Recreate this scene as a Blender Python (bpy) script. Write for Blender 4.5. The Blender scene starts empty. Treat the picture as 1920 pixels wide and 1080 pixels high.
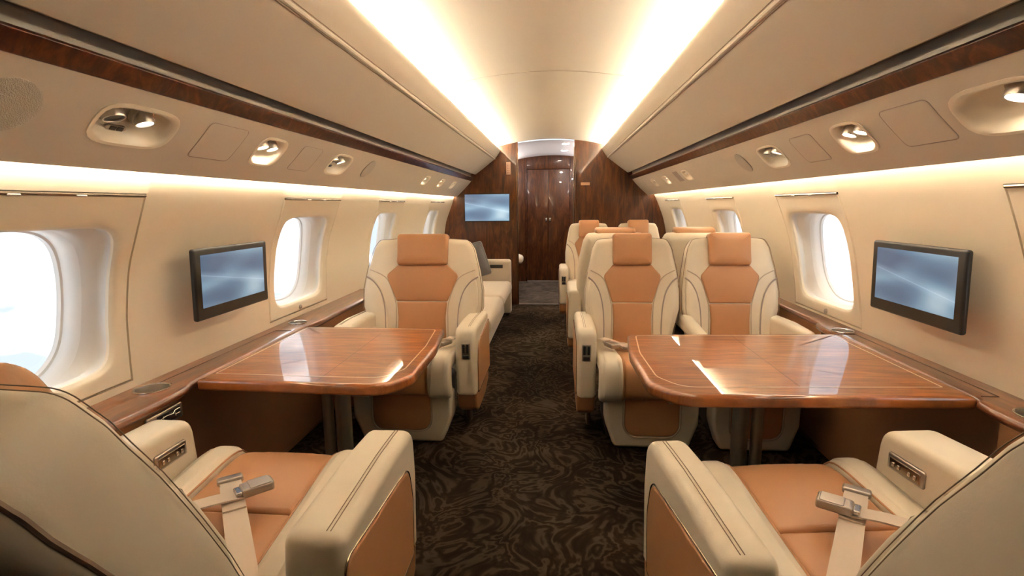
import bpy, bmesh, math, random
from mathutils import Vector, Matrix
random.seed(4)
sc = bpy.context.scene
COL = sc.collection
PI = math.pi
# ------------------------------------------------------------------ camera
YAW, PITCH, ROLL = 0.0843, 0.1594, -0.0088
fw = Vector((-math.sin(YAW)*math.cos(PITCH), math.cos(YAW)*math.cos(PITCH), -math.sin(PITCH)))
rt = Vector((math.cos(YAW), math.sin(YAW), 0)); up = rt.cross(fw)
R_ = rt*math.cos(ROLL)+up*math.sin(ROLL); U_ = -rt*math.sin(ROLL)+up*math.cos(ROLL)
cd = bpy.data.cameras.new('camera'); cam = bpy.data.objects.new('camera', cd); COL.objects.link(cam)
cd.sensor_width = 36.0; cd.lens = 36.0*968/1920; cd.clip_start = 0.02; cd.clip_end = 200
M = Matrix((R_, U_, -fw)).transposed().to_4x4(); M.translation = Vector((0.058, 0, 1.2))
cam.matrix_world = M; sc.camera = cam
# ------------------------------------------------------------------ world: bright hazy sky above clouds
SKY = 1.45
wd = bpy.data.worlds.new('sky'); sc.world = wd; wd.use_nodes = True
nt = wd.node_tree; nt.nodes.clear()
o_ = nt.nodes.new('ShaderNodeOutputWorld'); bg = nt.nodes.new('ShaderNodeBackground')
tc = nt.nodes.new('ShaderNodeTexCoord'); mp = nt.nodes.new('ShaderNodeMapping'); mp.inputs['Scale'].default_value = (2.2, 2.2, 5.0)
nz = nt.nodes.new('ShaderNodeTexNoise'); nz.inputs['Scale'].default_value = 2.6; nz.inputs['Detail'].default_value = 7; nz.inputs['Roughness'].default_value = .52
cr = nt.nodes.new('ShaderNodeValToRGB')
cr.color_ramp.elements[0].position = .42; cr.color_ramp.elements[0].color = (.27, .305, .34, 1)
cr.color_ramp.elements[1].position = .60; cr.color_ramp.elements[1].color = (1, .985, .94, 1)
nt.links.new(tc.outputs['Generated'], mp.inputs['Vector']); nt.links.new(mp.outputs[0], nz.inputs['Vector'])
nt.links.new(nz.outputs['Fac'], cr.inputs[0]); nt.links.new(cr.outputs[0], bg.inputs['Color'])
bg.inputs['Strength'].default_value = SKY; nt.links.new(bg.outputs[0], o_.inputs[0])
sc.view_settings.view_transform = 'Standard'; sc.view_settings.look = 'None'
sc.view_settings.gamma = 1; sc.view_settings.use_curve_mapping = False
sc.view_settings.exposure = 1.2
COVE = 118.0       # strength of the ceiling light strips
WASH = 26.0        # strength of the strips under the service panels
POD = 14.0
sc.cycles.max_bounces = 10; sc.cycles.diffuse_bounces = 7; sc.cycles.glossy_bounces = 5
sc.cycles.sample_clamp_indirect = 20; sc.cycles.caustics_reflective = False

# ------------------------------------------------------------------ materials
def mat(name, col, rough=.5, metal=0, coat=0, spec=.5, emis=None, es=0, sheen=0, coat_r=.03):
    m = bpy.data.materials.new(name); m.use_nodes = True
    b = m.node_tree.nodes['Principled BSDF']
    b.inputs['Base Color'].default_value = (*col, 1); b.inputs['Roughness'].default_value = rough
    b.inputs['Metallic'].default_value = metal; b.inputs['Coat Weight'].default_value = coat
    b.inputs['Coat Roughness'].default_value = coat_r
    b.inputs['Specular IOR Level'].default_value = spec; b.inputs['Sheen Weight'].default_value = sheen
    if emis: b.inputs['Emission Color'].default_value = (*emis, 1); b.inputs['Emission Strength'].default_value = es
    return m
def N(m, t): return m.node_tree.nodes.new(t)
def L(m, a, b): m.node_tree.links.new(a, b)
def noise(m, scale, detail=4, rough=.55, dist=0, sv=None, coord='Object', rot=None):
    t = N(m, 'ShaderNodeTexCoord'); mp = N(m, 'ShaderNodeMapping'); n = N(m, 'ShaderNodeTexNoise')
    if sv: mp.inputs['Scale'].default_value = sv
    if rot: mp.inputs['Rotation'].default_value = rot
    n.inputs['Scale'].default_value = scale; n.inputs['Detail'].default_value = detail
    n.inputs['Roughness'].default_value = rough; n.inputs['Distortion'].default_value = dist
    L(m, t.outputs[coord], mp.inputs[0]); L(m, mp.outputs[0], n.inputs['Vector'])
    return n
def ramp(m, src, stops):
    r = N(m, 'ShaderNodeValToRGB'); el = r.color_ramp.elements
    while len(el) < len(stops): el.new(.5)
    for e, (p, c) in zip(el, stops): e.position = p; e.color = (*c, 1)
    L(m, src, r.inputs[0]); return r
def bump(m, src, strength, dist=.002):
    b = N(m, 'ShaderNodeBump'); b.inputs['Strength'].default_value = strength; b.inputs['Distance'].default_value = dist
    L(m, src, b.inputs['Height']); L(m, b.outputs[0], m.node_tree.nodes['Principled BSDF'].inputs['Normal']); return b
def BS(m): return m.node_tree.nodes['Principled BSDF']
def leather(name, col, rough=.42, var=.07):
    m = mat(name, col, rough, spec=.45)
    n = noise(m, 5, 3); c2 = tuple(x*(1-var) for x in col)
    r = ramp(m, n.outputs['Fac'], [(.35, c2), (.65, col)]); L(m, r.outputs[0], BS(m).inputs['Base Color'])
    n2 = noise(m, 260, 3, .6); bump(m, n2.outputs['Fac'], .18, .0015)
    return m
def wood(name, dark, mid, light, sv, scale=3.0, dist=1.2, coat=1, streak=26, rough=.35, coat_r=.02, rot=None):
    m = mat(name, mid, rough, coat=coat, spec=.4, coat_r=coat_r)
    n1 = noise(m, scale, 5, .6, dist, sv, rot=rot)
    sv2 = tuple(s if s <= 1.01 else s*2.2 for s in sv)
    n2 = noise(m, streak/4, 6, .65, .6, sv2, rot=rot)
    r1 = ramp(m, n1.outputs['Fac'], [(.30, dark), (.5, mid), (.70, light)])
    r2 = ramp(m, n2.outputs['Fac'], [(.35, (.55, .5, .45)), (.62, (1.1, 1.08, 1.05))])
    mx = N(m, 'ShaderNodeMix'); mx.data_type = 'RGBA'; mx.blend_type = 'MULTIPLY'; mx.inputs[0].default_value = .85
    L(m, r1.outputs[0], mx.inputs[6]); L(m, r2.outputs[0], mx.inputs[7]); L(m, mx.outputs[2], BS(m).inputs['Base Color'])
    return m
MT = {}
MT['cream'] = leather('cream_leather', (.72, .64, .52))
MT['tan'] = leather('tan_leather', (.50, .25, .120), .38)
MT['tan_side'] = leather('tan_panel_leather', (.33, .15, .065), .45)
MT['pipe'] = mat('cream_piping', (.50, .41, .31), .5)
MT['stitch'] = mat('brown_stitching', (.22, .15, .10), .6)
MT['leg'] = mat('brown_leg_shroud', (.12, .075, .045), .5)
MT['grey_trim'] = mat('taupe_trim', (.33, .27, .24), .5)
MT['wall'] = mat('cream_wall_leather', (.72, .64, .52), .55, spec=.3)
n = noise(MT['wall'], 14, 5, .6, .5, (1, .35, 1)); bump(MT['wall'], n.outputs['Fac'], .12, .004)
MT['panel'] = mat('beige_ultraleather', (.56, .50, .43), .6, spec=.25)
MT['ceil'] = mat('ivory_headliner', (.80, .73, .62), .7, spec=.2)
MT['white'] = mat('white_plastic', (.80, .80, .80), .38)
MT['lining'] = mat('window_lining', (.70, .69, .68), .5)
MT['chrome'] = mat('polished_metal', (.62, .58, .54), .18, 1)
MT['nickel'] = mat('brushed_nickel', (.46, .41, .37), .32, 1)
MT['steel'] = mat('brushed_steel', (.60, .57, .53), .30, 1)
MT['bronze'] = mat('bronze_rail', (.24, .19, .14), .25, 1)
MT['black'] = mat('black_plastic', (.012, .011, .011), .35)
MT['dark'] = mat('dark_recess', (.03, .02, .015), .6)
MT['grey_recess'] = mat('grey_channel', (.26, .24, .22), .55)
MT['table'] = wood('table_veneer', (.20, .056, .012), (.34, .108, .025), (.45, .160, .043), (1.0, 5.5, 1), 2.6, 1.0, streak=30)
BS(MT['table']).inputs['Coat IOR'].default_value = 1.6
MT['ledge'] = wood('ledge_veneer', (.10, .029, .009), (.18, .056, .018), (.24, .083, .029), (6, 1.0, 1), 2.4, 1.0)
MT['bulk'] = wood('bulkhead_veneer', (.032, .0080, .0015), (.085, .0240, .0045), (.155, .052, .010), (4.5, 1, 1.0), 2.0, 2.2, coat=.35, streak=20, coat_r=.03)
MT['burl'] = wood('burl_veneer', (.020, .004, .0015), (.06, .014, .0035), (.14, .040, .009), (1.5, 2.2, 1.5), 5, 2.5, coat=.22, streak=60, coat_r=.04)
MT['inlay'] = mat('pale_inlay', (.85, .64, .46), .35, coat=1)
MT['seam'] = mat('dark_seam', (.05, .02, .01), .5)
MT['fabric'] = mat('cream_fabric', (.58, .50, .41), .8, sheen=.4); n = noise(MT['fabric'], 320, 2); bump(MT['fabric'], n.outputs['Fac'], .3, .002)
MT['greyfab'] = mat('grey_fabric', (.10, .092, .095), .85, sheen=.5)
MT['web'] = mat('webbing', (.56, .46, .37), .7, sheen=.3)
w_ = N(MT['web'], 'ShaderNodeTexWave'); w_.inputs['Scale'].default_value = 120; tcw = N(MT['web'], 'ShaderNodeTexCoord'); L(MT['web'], tcw.outputs['Object'], w_.inputs['Vector']); bump(MT['web'], w_.outputs['Fac'], .25, .001)
MT['grille'] = mat('speaker_mesh', (.47, .42, .36), .7)
v = N(MT['grille'], 'ShaderNodeTexVoronoi'); v.inputs['Scale'].default_value = 330; tcv = N(MT['grille'], 'ShaderNodeTexCoord'); L(MT['grille'], tcv.outputs['Object'], v.inputs['Vector']); bump(MT['grille'], v.outputs['Distance'], .8, .003)
MT['vwhite'] = mat('vestibule_ceiling', (.72, .72, .74), .55)
WARM = (1.0, .76, .47)
MT['strip'] = mat('warm_led', (1, .9, .7), .5, emis=(1.0, .93, .78), es=COVE)
MT['strip2'] = mat('warm_led_wash', (1, .9, .7), .5, emis=(1.0, .91, .74), es=WASH*.92)
MT['strip2r'] = mat('warm_led_wash_dim', (1, .9, .7), .5, emis=(1.0, .91, .74), es=WASH*.36)
MT['bulb'] = mat('lit_lens', (1, .9, .8), .4, emis=(1.0, .80, .58), es=POD*2.2)
MT['bulbw'] = mat('lit_reading_lens', (1, .95, .9), .4, emis=(1.0, .90, .78), es=3.0)
MT['strip3'] = mat('vestibule_fill_glow', (1, .9, .8), .5, emis=(1.0, .94, .90), es=22)  # emission of the added, unseen vestibule fill strips
MT['downlight'] = mat('downlight_lens', (1, .95, .9), .4, emis=(1.0, .86, .72), es=140)
# glass pane
g = bpy.data.materials.new('window_glass'); g.use_nodes = True; g.node_tree.nodes.clear()
go = N(g, 'ShaderNodeOutputMaterial'); gt = N(g, 'ShaderNodeBsdfTransparent'); gg = N(g, 'ShaderNodeBsdfGlossy'); gm = N(g, 'ShaderNodeMixShader')
gt.inputs[0].default_value = (.96, .98, 1, 1); gg.inputs['Roughness'].default_value = .02; gm.inputs[0].default_value = .04
L(g, gt.outputs[0], gm.inputs[1]); L(g, gg.outputs[0], gm.inputs[2]); L(g, gm.outputs[0], go.inputs[0]); MT['glass'] = g
# screen picture: soft blue light sweeps
def screen(name, es, flip=1):
    m = mat(name, (.01, .01, .012), .12, spec=.5)
    t = N(m, 'ShaderNodeTexCoord'); mp = N(m, 'ShaderNodeMapping'); mp.inputs['Rotation'].default_value = (0, 0, -.45*flip); mp.inputs['Scale'].default_value = (1.0, 1.15, 1)
    n = N(m, 'ShaderNodeTexNoise'); n.inputs['Scale'].default_value = 1.7; n.inputs['Detail'].default_value = 0; n.inputs['Distortion'].default_value = .3
    L(m, t.outputs['UV'], mp.inputs[0]); L(m, mp.outputs[0], n.inputs['Vector'])
    r = ramp(m, n.outputs['Fac'], [(.30, (.085, .125, .19)), (.48, (.13, .20, .28)), (.62, (.20, .30, .38)), (.78, (.34, .44, .50))])
    s = N(m, 'ShaderNodeSeparateXYZ'); L(m, t.outputs['UV'], s.inputs[0])
    mt = N(m, 'ShaderNodeMath'); mt.operation = 'MULTIPLY_ADD'; mt.inputs[1].default_value = .55*flip; mt.inputs[2].default_value = .60 if flip < 0 else .22
    mt.inputs[1].default_value = -.35*1; mt.inputs[2].default_value = .68
    L(m, s.outputs['X'], mt.inputs[0])
    ad = N(m, 'ShaderNodeMath'); ad.operation = 'SUBTRACT'; L(m, s.outputs['Y'], ad.inputs[0]); L(m, mt.outputs[0], ad.inputs[1])
    ab = N(m, 'ShaderNodeMath'); ab.operation = 'ABSOLUTE'; L(m, ad.outputs[0], ab.inputs[0])
    r2 = ramp(m, ab.outputs[0], [(0, (.16, .18, .19)), (.012, (.05, .06, .07)), (.10, (0, 0, 0))])
    mx = N(m, 'ShaderNodeMix'); mx.data_type = 'RGBA'; mx.blend_type = 'ADD'; mx.inputs[0].default_value = 1
    L(m, r.outputs[0], mx.inputs[6]); L(m, r2.outputs[0], mx.inputs[7])
    L(m, mx.outputs[2], BS(m).inputs['Emission Color']); BS(m).inputs['Emission Strength'].default_value = es
    return m
MT['screen'] = screen('screen_picture', .50); MT['screen2'] = screen('screen_picture_bright', .72)
# carpet
m = MT['carpet'] = mat('carpet', (.04, .03, .022), .95, spec=.02, sheen=0)
nA = noise(m, 1.6, 2, .5, 0.4); nW = noise(m, 3.4, 3.5, .55, 1.6)
m1 = N(m, 'ShaderNodeMath'); m1.operation = 'MULTIPLY'; m1.inputs[1].default_value = 54; L(m, nW.outputs['Fac'], m1.inputs[0])
m2 = N(m, 'ShaderNodeMath'); m2.operation = 'SINE'; L(m, m1.outputs[0], m2.inputs[0])
m3 = N(m, 'ShaderNodeMath'); m3.operation = 'MULTIPLY_ADD'; m3.inputs[1].default_value = .5; m3.inputs[2].default_value = .5; L(m, m2.outputs[0], m3.inputs[0])
rw = ramp(m, m3.outputs[0], [(.0, (.021, .0135, .0085)), (.60, (.030, .0205, .0135)), (.97, (.054, .040, .028))])
ra = ramp(m, nA.outputs['Fac'], [(.36, (.6, .58, .55)), (.64, (1.5, 1.45, 1.4))])
mx = N(m, 'ShaderNodeMix'); mx.data_type = 'RGBA'; mx.blend_type = 'MULTIPLY'; mx.inputs[0].default_value = 1
L(m, rw.outputs[0], mx.inputs[6]); L(m, ra.outputs[0], mx.inputs[7]); L(m, mx.outputs[2], BS(m).inputs['Base Color'])
nb = noise(m, 420, 2); ad = N(m, 'ShaderNodeMath'); ad.operation = 'ADD'; L(m, nb.outputs['Fac'], ad.inputs[0]); L(m, m3.outputs[0], ad.inputs[1]); bump(m, ad.outputs[0], .5, .004)
m = MT['carpet2'] = mat('vestibule_carpet', (.13, .10, .08), .95, spec=.1)
nA = noise(m, 7, 5, .6, 1.2); r = ramp(m, nA.outputs['Fac'], [(.35, (.05, .036, .026)), (.65, (.12, .092, .07))]); L(m, r.outputs[0], BS(m).inputs['Base Color'])

# ------------------------------------------------------------------ mesh helpers
def link(name, verts, faces, m, parent=None, smooth=True, angle=38, uv=None, fix=True):
    me = bpy.data.meshes.new(name); me.from_pydata([tuple(v) for v in verts], [], faces)
    if fix:
        bm = bmesh.new(); bm.from_mesh(me); bmesh.ops.recalc_face_normals(bm, faces=bm.faces); bm.to_mesh(me); bm.free()
    me.materials.append(MT[m] if isinstance(m, str) else m)
    if smooth:
        me.polygons.foreach_set('use_smooth', [True]*len(me.polygons)); me.set_sharp_from_angle(angle=math.radians(angle))
    if uv:
        ul = me.uv_layers.new(name='uv')
        for lp in me.loops: ul.data[lp.index].uv = uv(me.vertices[lp.vertex_index].co)
    o = bpy.data.objects.new(name, me); COL.objects.link(o)
    if parent: o.parent = parent
    return o
def tag(o, label, cat, group=None):
    o['label'] = label; o['category'] = cat
    if group: o['group'] = group
    return o
def thing(name, label, cat, loc=(0, 0, 0), rz=0, group=None):
    o = bpy.data.objects.new(name, None); COL.objects.link(o); o.location = loc; o.rotation_euler = (0, 0, rz)
    o.empty_display_size = .1
    return tag(o, label, cat, group)
def struct(o): o['kind'] = 'structure'; return o
class MB:
    def __init__(s): s.v = []; s.f = []
    def add(s, v, f):
        k = len(s.v); s.v += [Vector(x) for x in v]; s.f += [tuple(i+k for i in q) for q in f]; return s
    def build(s, name, m, parent=None, **k): return link(name, s.v, s.f, m, parent, **k)
def roundpoly(pts, rad, n=6, seg=None):
    out = []; k = len(pts)
    if not isinstance(rad, (list, tuple)): rad = [rad]*k
    for i in range(k):
        p = Vector(pts[i]); a = Vector(pts[i-1]); b = Vector(pts[(i+1) % k]); r = rad[i]
        if r <= 1e-6: out.append(p); continue
        da = (a-p); db = (b-p); la = da.length; lb = db.length; da /= la; db /= lb
        ang = math.acos(max(-1, min(1, da.dot(db)))); t = min(r/math.tan(ang/2), la*.49, lb*.49)
        p0 = p+da*t; p1 = p+db*t
        for j in range(n+1):
            s = j/n; out.append(p0.lerp(p, s).lerp(p.lerp(p1, s), s))
    if seg:
        o2 = []
        for i in range(len(out)):
            a = out[i]; b = out[(i+1) % len(out)]; q = max(1, int((b-a).length/seg))
            for j in range(q): o2.append(a.lerp(b, j/q))
        out = o2
    # ccw
    A = sum(out[i-1].x*out[i].y-out[i].x*out[i-1].y for i in range(len(out)))
    return out if A > 0 else out[::-1]
def offset(poly, d):
    n = len(poly); out = []
    for i in range(n):
        a = poly[i-1]; p = poly[i]; b = poly[(i+1) % n]
        e1 = (p-a); e2 = (b-p)
        if e1.length < 1e-7: e1 = e2
        if e2.length < 1e-7: e2 = e1
        e1 = e1.normalized(); e2 = e2.normalized()
        n1 = Vector((-e1.y, e1.x)); n2 = Vector((-e2.y, e2.x)); nn = (n1+n2)
        nn = nn.normalized() if nn.length > 1e-6 else n1
        out.append(p+nn*d/max(.5, nn.dot(n1)))
    return out
def slab_geo(poly, mp, w0, w1, r, crown0=0, crown1=0, nr=4, nc=5, r0=None):
    """closed pad: outline poly in (u,v), thickness w0..w1 with rounded rims; mp(u,v,w) places it"""
    if r0 is None: r0 = r
    c = Vector((sum(p.x for p in poly)/len(poly), sum(p.y for p in poly)/len(poly)))
    rings = []
    inn0 = offset(poly, r0); inn1 = offset(poly, r)
    x0 = min(p.x for p in poly); x1 = max(p.x for p in poly); y0 = min(p.y for p in poly); y1 = max(p.y for p in poly)
    def dome(p, t):
        a = max(0, 1-((p.x-(x0+x1)/2)/((x1-x0)/2))**2)*max(0, 1-((p.y-(y0+y1)/2)/((y1-y0)/2))**2)
        return a**.6*(1-t**8)
    for k in range(1, nc+1):
        t = k/nc; rings.append([(*c.lerp(p, t), w0-crown0*dome(c.lerp(p, t), t)) for p in inn0])
        if k == nc-1: t = 1-.12/nc; rings.append([(*c.lerp(p, t), w0-crown0*dome(c.lerp(p, t), t)) for p in inn0])
    for k in range(1, nr+1):
        a = k/nr*PI/2; q = offset(poly, r0*(1-math.sin(a))); rings.append([(*p, w0+r0*(1-math.cos(a))) for p in q])
    for k in range(0, nr+1):
        a = k/nr*PI/2; q = offset(poly, r*(1-math.cos(a))); rings.append([(*p, w1-r*(1-math.sin(a))) for p in q])
    for t in [1-.12/nc]+[k/nc for k in range(nc-1, 0, -1)]:
        rings.append([(*c.lerp(p, t), w1+crown1*dome(c.lerp(p, t), t)) for p in inn1])
    n = len(poly); V = [mp(*q) for R in rings for q in R]; F = []
    for i in range(len(rings)-1):
        for j in range(n):
            k = (j+1) % n; F.append((i*n+j, i*n+k, (i+1)*n+k, (i+1)*n+j))
    V.append(mp(c.x, c.y, w0-crown0*dome(c, 0))); V.append(mp(c.x, c.y, w1+crown1*dome(c, 0))); a = len(V)-2; b = len(V)-1; last = (len(rings)-1)*n
    for j in range(n):
        k = (j+1) % n; F.append((k, j, a)); F.append((last+j, last+k, b))
    return V, F
def slab(name, poly, mp, w0, w1, r, m, parent=None, **k):
    V, F = slab_geo(poly, mp, w0, w1, r, **k); return link(name, V, F, m, parent, angle=60)
def XY(z0=0): return lambda u, v, w: Vector((u, v, w+z0))
def XZ(y0=0, s=-1): return lambda u, v, w: Vector((u, y0+s*w, v))
def YZ(x0=0, s=1): return lambda u, v, w: Vector((x0+s*w, u, v))
def rbox(sx, sy, sz, r, c=(0, 0, 0), M=None):
    poly = roundpoly([(-sx/2, -sy/2), (sx/2, -sy/2), (sx/2, sy/2), (-sx/2, sy/2)], min(r*1.6, sx*.45, sy*.45), 4)
    c = Vector(c)
    mp = (lambda u, v, w: M @ (Vector((u, v, w))) + c) if M is not None else (lambda u, v, w: Vector((u, v, w))+c)
    return slab_geo(poly, mp, -sz/2, sz/2, min(r, sz*.45), nr=3, nc=1)
def frames(pts, closed=False):
    n = len(pts); T = []
    for i in range(n):
        a = pts[i-1] if (i > 0 or closed) else pts[i]; b = pts[(i+1) % n] if (i < n-1 or closed) else pts[i]
        d = b-a; T.append(d.normalized() if d.length > 1e-9 else Vector((0, 0, 1)))
    ref = Vector((0, 0, 1)) if abs(T[0].z) < .9 else Vector((1, 0, 0)); nr = (ref-T[0]*ref.dot(T[0])).normalized(); out = []
    for t in T:
        nr = (nr-t*nr.dot(t)); nr = nr.normalized() if nr.length > 1e-6 else Vector((1, 0, 0)); out.append((t, nr, t.cross(nr)))
    return out
def tube_geo(pts, r, n=6, closed=False, rz=None):
    pts = [Vector(p) for p in pts]; fr = frames(pts, closed); V = []; F = []; rz = rz or r
    for p, (t, a, b) in zip(pts, fr):
        for j in range(n):
            g_ = 2*PI*j/n; V.append(p+a*math.cos(g_)*r+b*math.sin(g_)*rz)
    m_ = len(pts)
    for i in range(m_ if closed else m_-1):
        for j in range(n):
            k = (j+1) % n; i2 = (i+1) % m_; F.append((i*n+j, i*n+k, i2*n+k, i2*n+j))
    if not closed: F.append(tuple(range(n))[::-1]); F.append(tuple((m_-1)*n+j for j in range(n)))
    return V, F
def tube(name, pts, r, m, parent=None, n=6, closed=False): V, F = tube_geo(pts, r, n, closed); return link(name, V, F, m, parent)
def lathe_geo(prof, M, n=32, cap0=True, cap1=True):
    V = []; F = []
    for (r, z) in prof:
        for j in range(n): a = 2*PI*j/n; V.append(M @ Vector((r*math.cos(a), r*math.sin(a), z)))
    for i in range(len(prof)-1):
        for j in range(n): k = (j+1) % n; F.append((i*n+j, i*n+k, (i+1)*n+k, (i+1)*n+j))
    if cap0: F.append(tuple(range(n))[::-1])
    if cap1: F.append(tuple((len(prof)-1)*n+j for j in range(n)))
    return V, F
def loft(name, prof, ys, m, parent=None, closed=False, shift=None, angle=38, caps=False):
    """extrude a cross-section prof[(x,z)] along y stations"""
    V = []; F = []; n = len(prof)
    for y in ys:
        P_ = prof(y) if callable(prof) else prof
        V += [Vector((x, y, z)) for x, z in P_]; n = len(P_)
    for i in range(len(ys)-1):
        for j in range(n if closed else n-1):
            k = (j+1) % n; F.append((i*n+j, i*n+k, (i+1)*n+k, (i+1)*n+j))
    if caps: F.append(tuple(range(n))[::-1]); F.append(tuple((len(ys)-1)*n+j for j in range(n)))
    return link(name, V, F, m, parent, angle=angle, fix=closed)
def smoothpts(pts, n=6):
    """Catmull-Rom through points of any dimension"""
    P_ = [Vector(p) for p in pts]; out = []
    for i in range(len(P_)-1):
        p0 = P_[max(i-1, 0)]; p1 = P_[i]; p2 = P_[i+1]; p3 = P_[min(i+2, len(P_)-1)]
        for j in range(n):
            t = j/n; out.append(.5*((2*p1)+(p2-p0)*t+(2*p0-5*p1+4*p2-p3)*t*t+(3*p1-p0-3*p2+p3)*t**3))
    out.append(P_[-1]); return out

# ------------------------------------------------------------------ shell of the cabin
Y0, YB, YD = -1.25, 6.19, 8.15
LW = [(1.40, -1.160), (1.34, -1.154), (1.302, -1.152), (1.25, -1.165), (1.126, -1.212), (1.015, -1.252), (.90, -1.274), (.82, -1.283), (.63, -1.290), (.4, -1.29), (.0, -1.26)]
RW = [(1.40, 1.185), (1.34, 1.190), (1.302, 1.198), (1.233, 1.232), (1.088, 1.290), (.984, 1.322), (.843, 1.350), (.65, 1.378), (.4, 1.38), (.0, 1.35)]
def interp(tab, z):
    if z >= tab[0][0]: return tab[0][1]
    for (z0, x0), (z1, x1) in zip(tab, tab[1:]):
        if z1 <= z <= z0: return x1+(x0-x1)*(z-z1)/(z0-z1)
    return tab[-1][1]
def smooth_tab(tab):
    q = smoothpts([(a, b) for a, b in tab], 5); return [(p[0], p[1]) for p in q]
LWs, RWs = smooth_tab(LW), smooth_tab(RW)
def wallx(side, z): return interp(LWs if side < 0 else RWs, z)
def wallp(side, y, z, w=0):
    """point on the side wall; w metres outward along its normal"""
    x = wallx(side, z); d = (wallx(side, z+.01)-wallx(side, z-.01))/.02
    nx, nz = (side*1.0, -d*side); l = math.hypot(nx, nz)
    return Vector((x+nx/l*w, y, z+nz/l*w))
ZTOP, ZBOT = 1.40, .60
HW, PZ0, PZ1 = .312, .655, 1.243     # window panel half width, bottom, top
CW = .335
WINY = [1.17, 2.60, 3.885, 5.40]
def rect_pts(A, z0, z1, nu=16, nv=16, zl=None):
    zl = zl or [z0+(z1-z0)*k/nv for k in range(nv+1)]
    p = [(-A+2*A*k/nu, z0) for k in range(nu)]+[(A, z) for z in zl[:-1]]+[(A-2*A*k/nu, z1) for k in range(nu)]+[(-A, z) for z in zl[::-1][:-1]]
    return p
VL = [ZBOT+(ZTOP-ZBOT)*k/24 for k in range(25)]
def build_wall(side, name):
    mb = MB()
    # lower wall
    def grid(ya, yb, zl, ny):
        V = []; F = []
        for i in range(ny+1):
            for z in zl: V.append(wallp(side, ya+(yb-ya)*i/ny, z))
        n = len(zl)
        for i in range(ny):
            for j in range(n-1): F.append((i*n+j, i*n+j+1, (i+1)*n+j+1, (i+1)*n+j))
        mb.add(V, F)
    grid(Y0, YB, [0, .2, .4, .5, ZBOT], 1)
    y = Y0
    for c in WINY:
        grid(y, c-CW, VL, 1); y = c+CW
        outer = rect_pts(CW, ZBOT, ZTOP, 12, 24, VL); N_ = len(outer)
        zc = [PZ0+(PZ1-PZ0)*k/24 for k in range(25)]
        inner = rect_pts(HW, PZ0, PZ1, 12, 24, zc)
        V = []; F = []
        for k in range(4):
            t = k/3
            for a, b in zip(outer, inner): V.append(wallp(side, c+a[0]*(1-t)+b[0]*t, a[1]*(1-t)+b[1]*t))
        for a, b in zip(inner, inner): V.append(wallp(side, c+b[0], b[1], .014))
        for i in range(4):
            for j in range(N_): F.append((i*N_+j, i*N_+(j+1) % N_, (i+1)*N_+(j+1) % N_, (i+1)*N_+j))
        mb.add(V, F)
    grid(y, YB, VL, 1)
    return struct(mb.build(name, 'wall', fix=False, angle=30))
build_wall(-1, 'wall_left'); build_wall(1, 'wall_right')
def superell(a, b, n, ang):
    c = abs(math.cos(ang)); s = abs(math.sin(ang)); r = ((c/a)**n+(s/b)**n)**(-1/n); return r*math.cos(ang), r*math.sin(ang)
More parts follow.
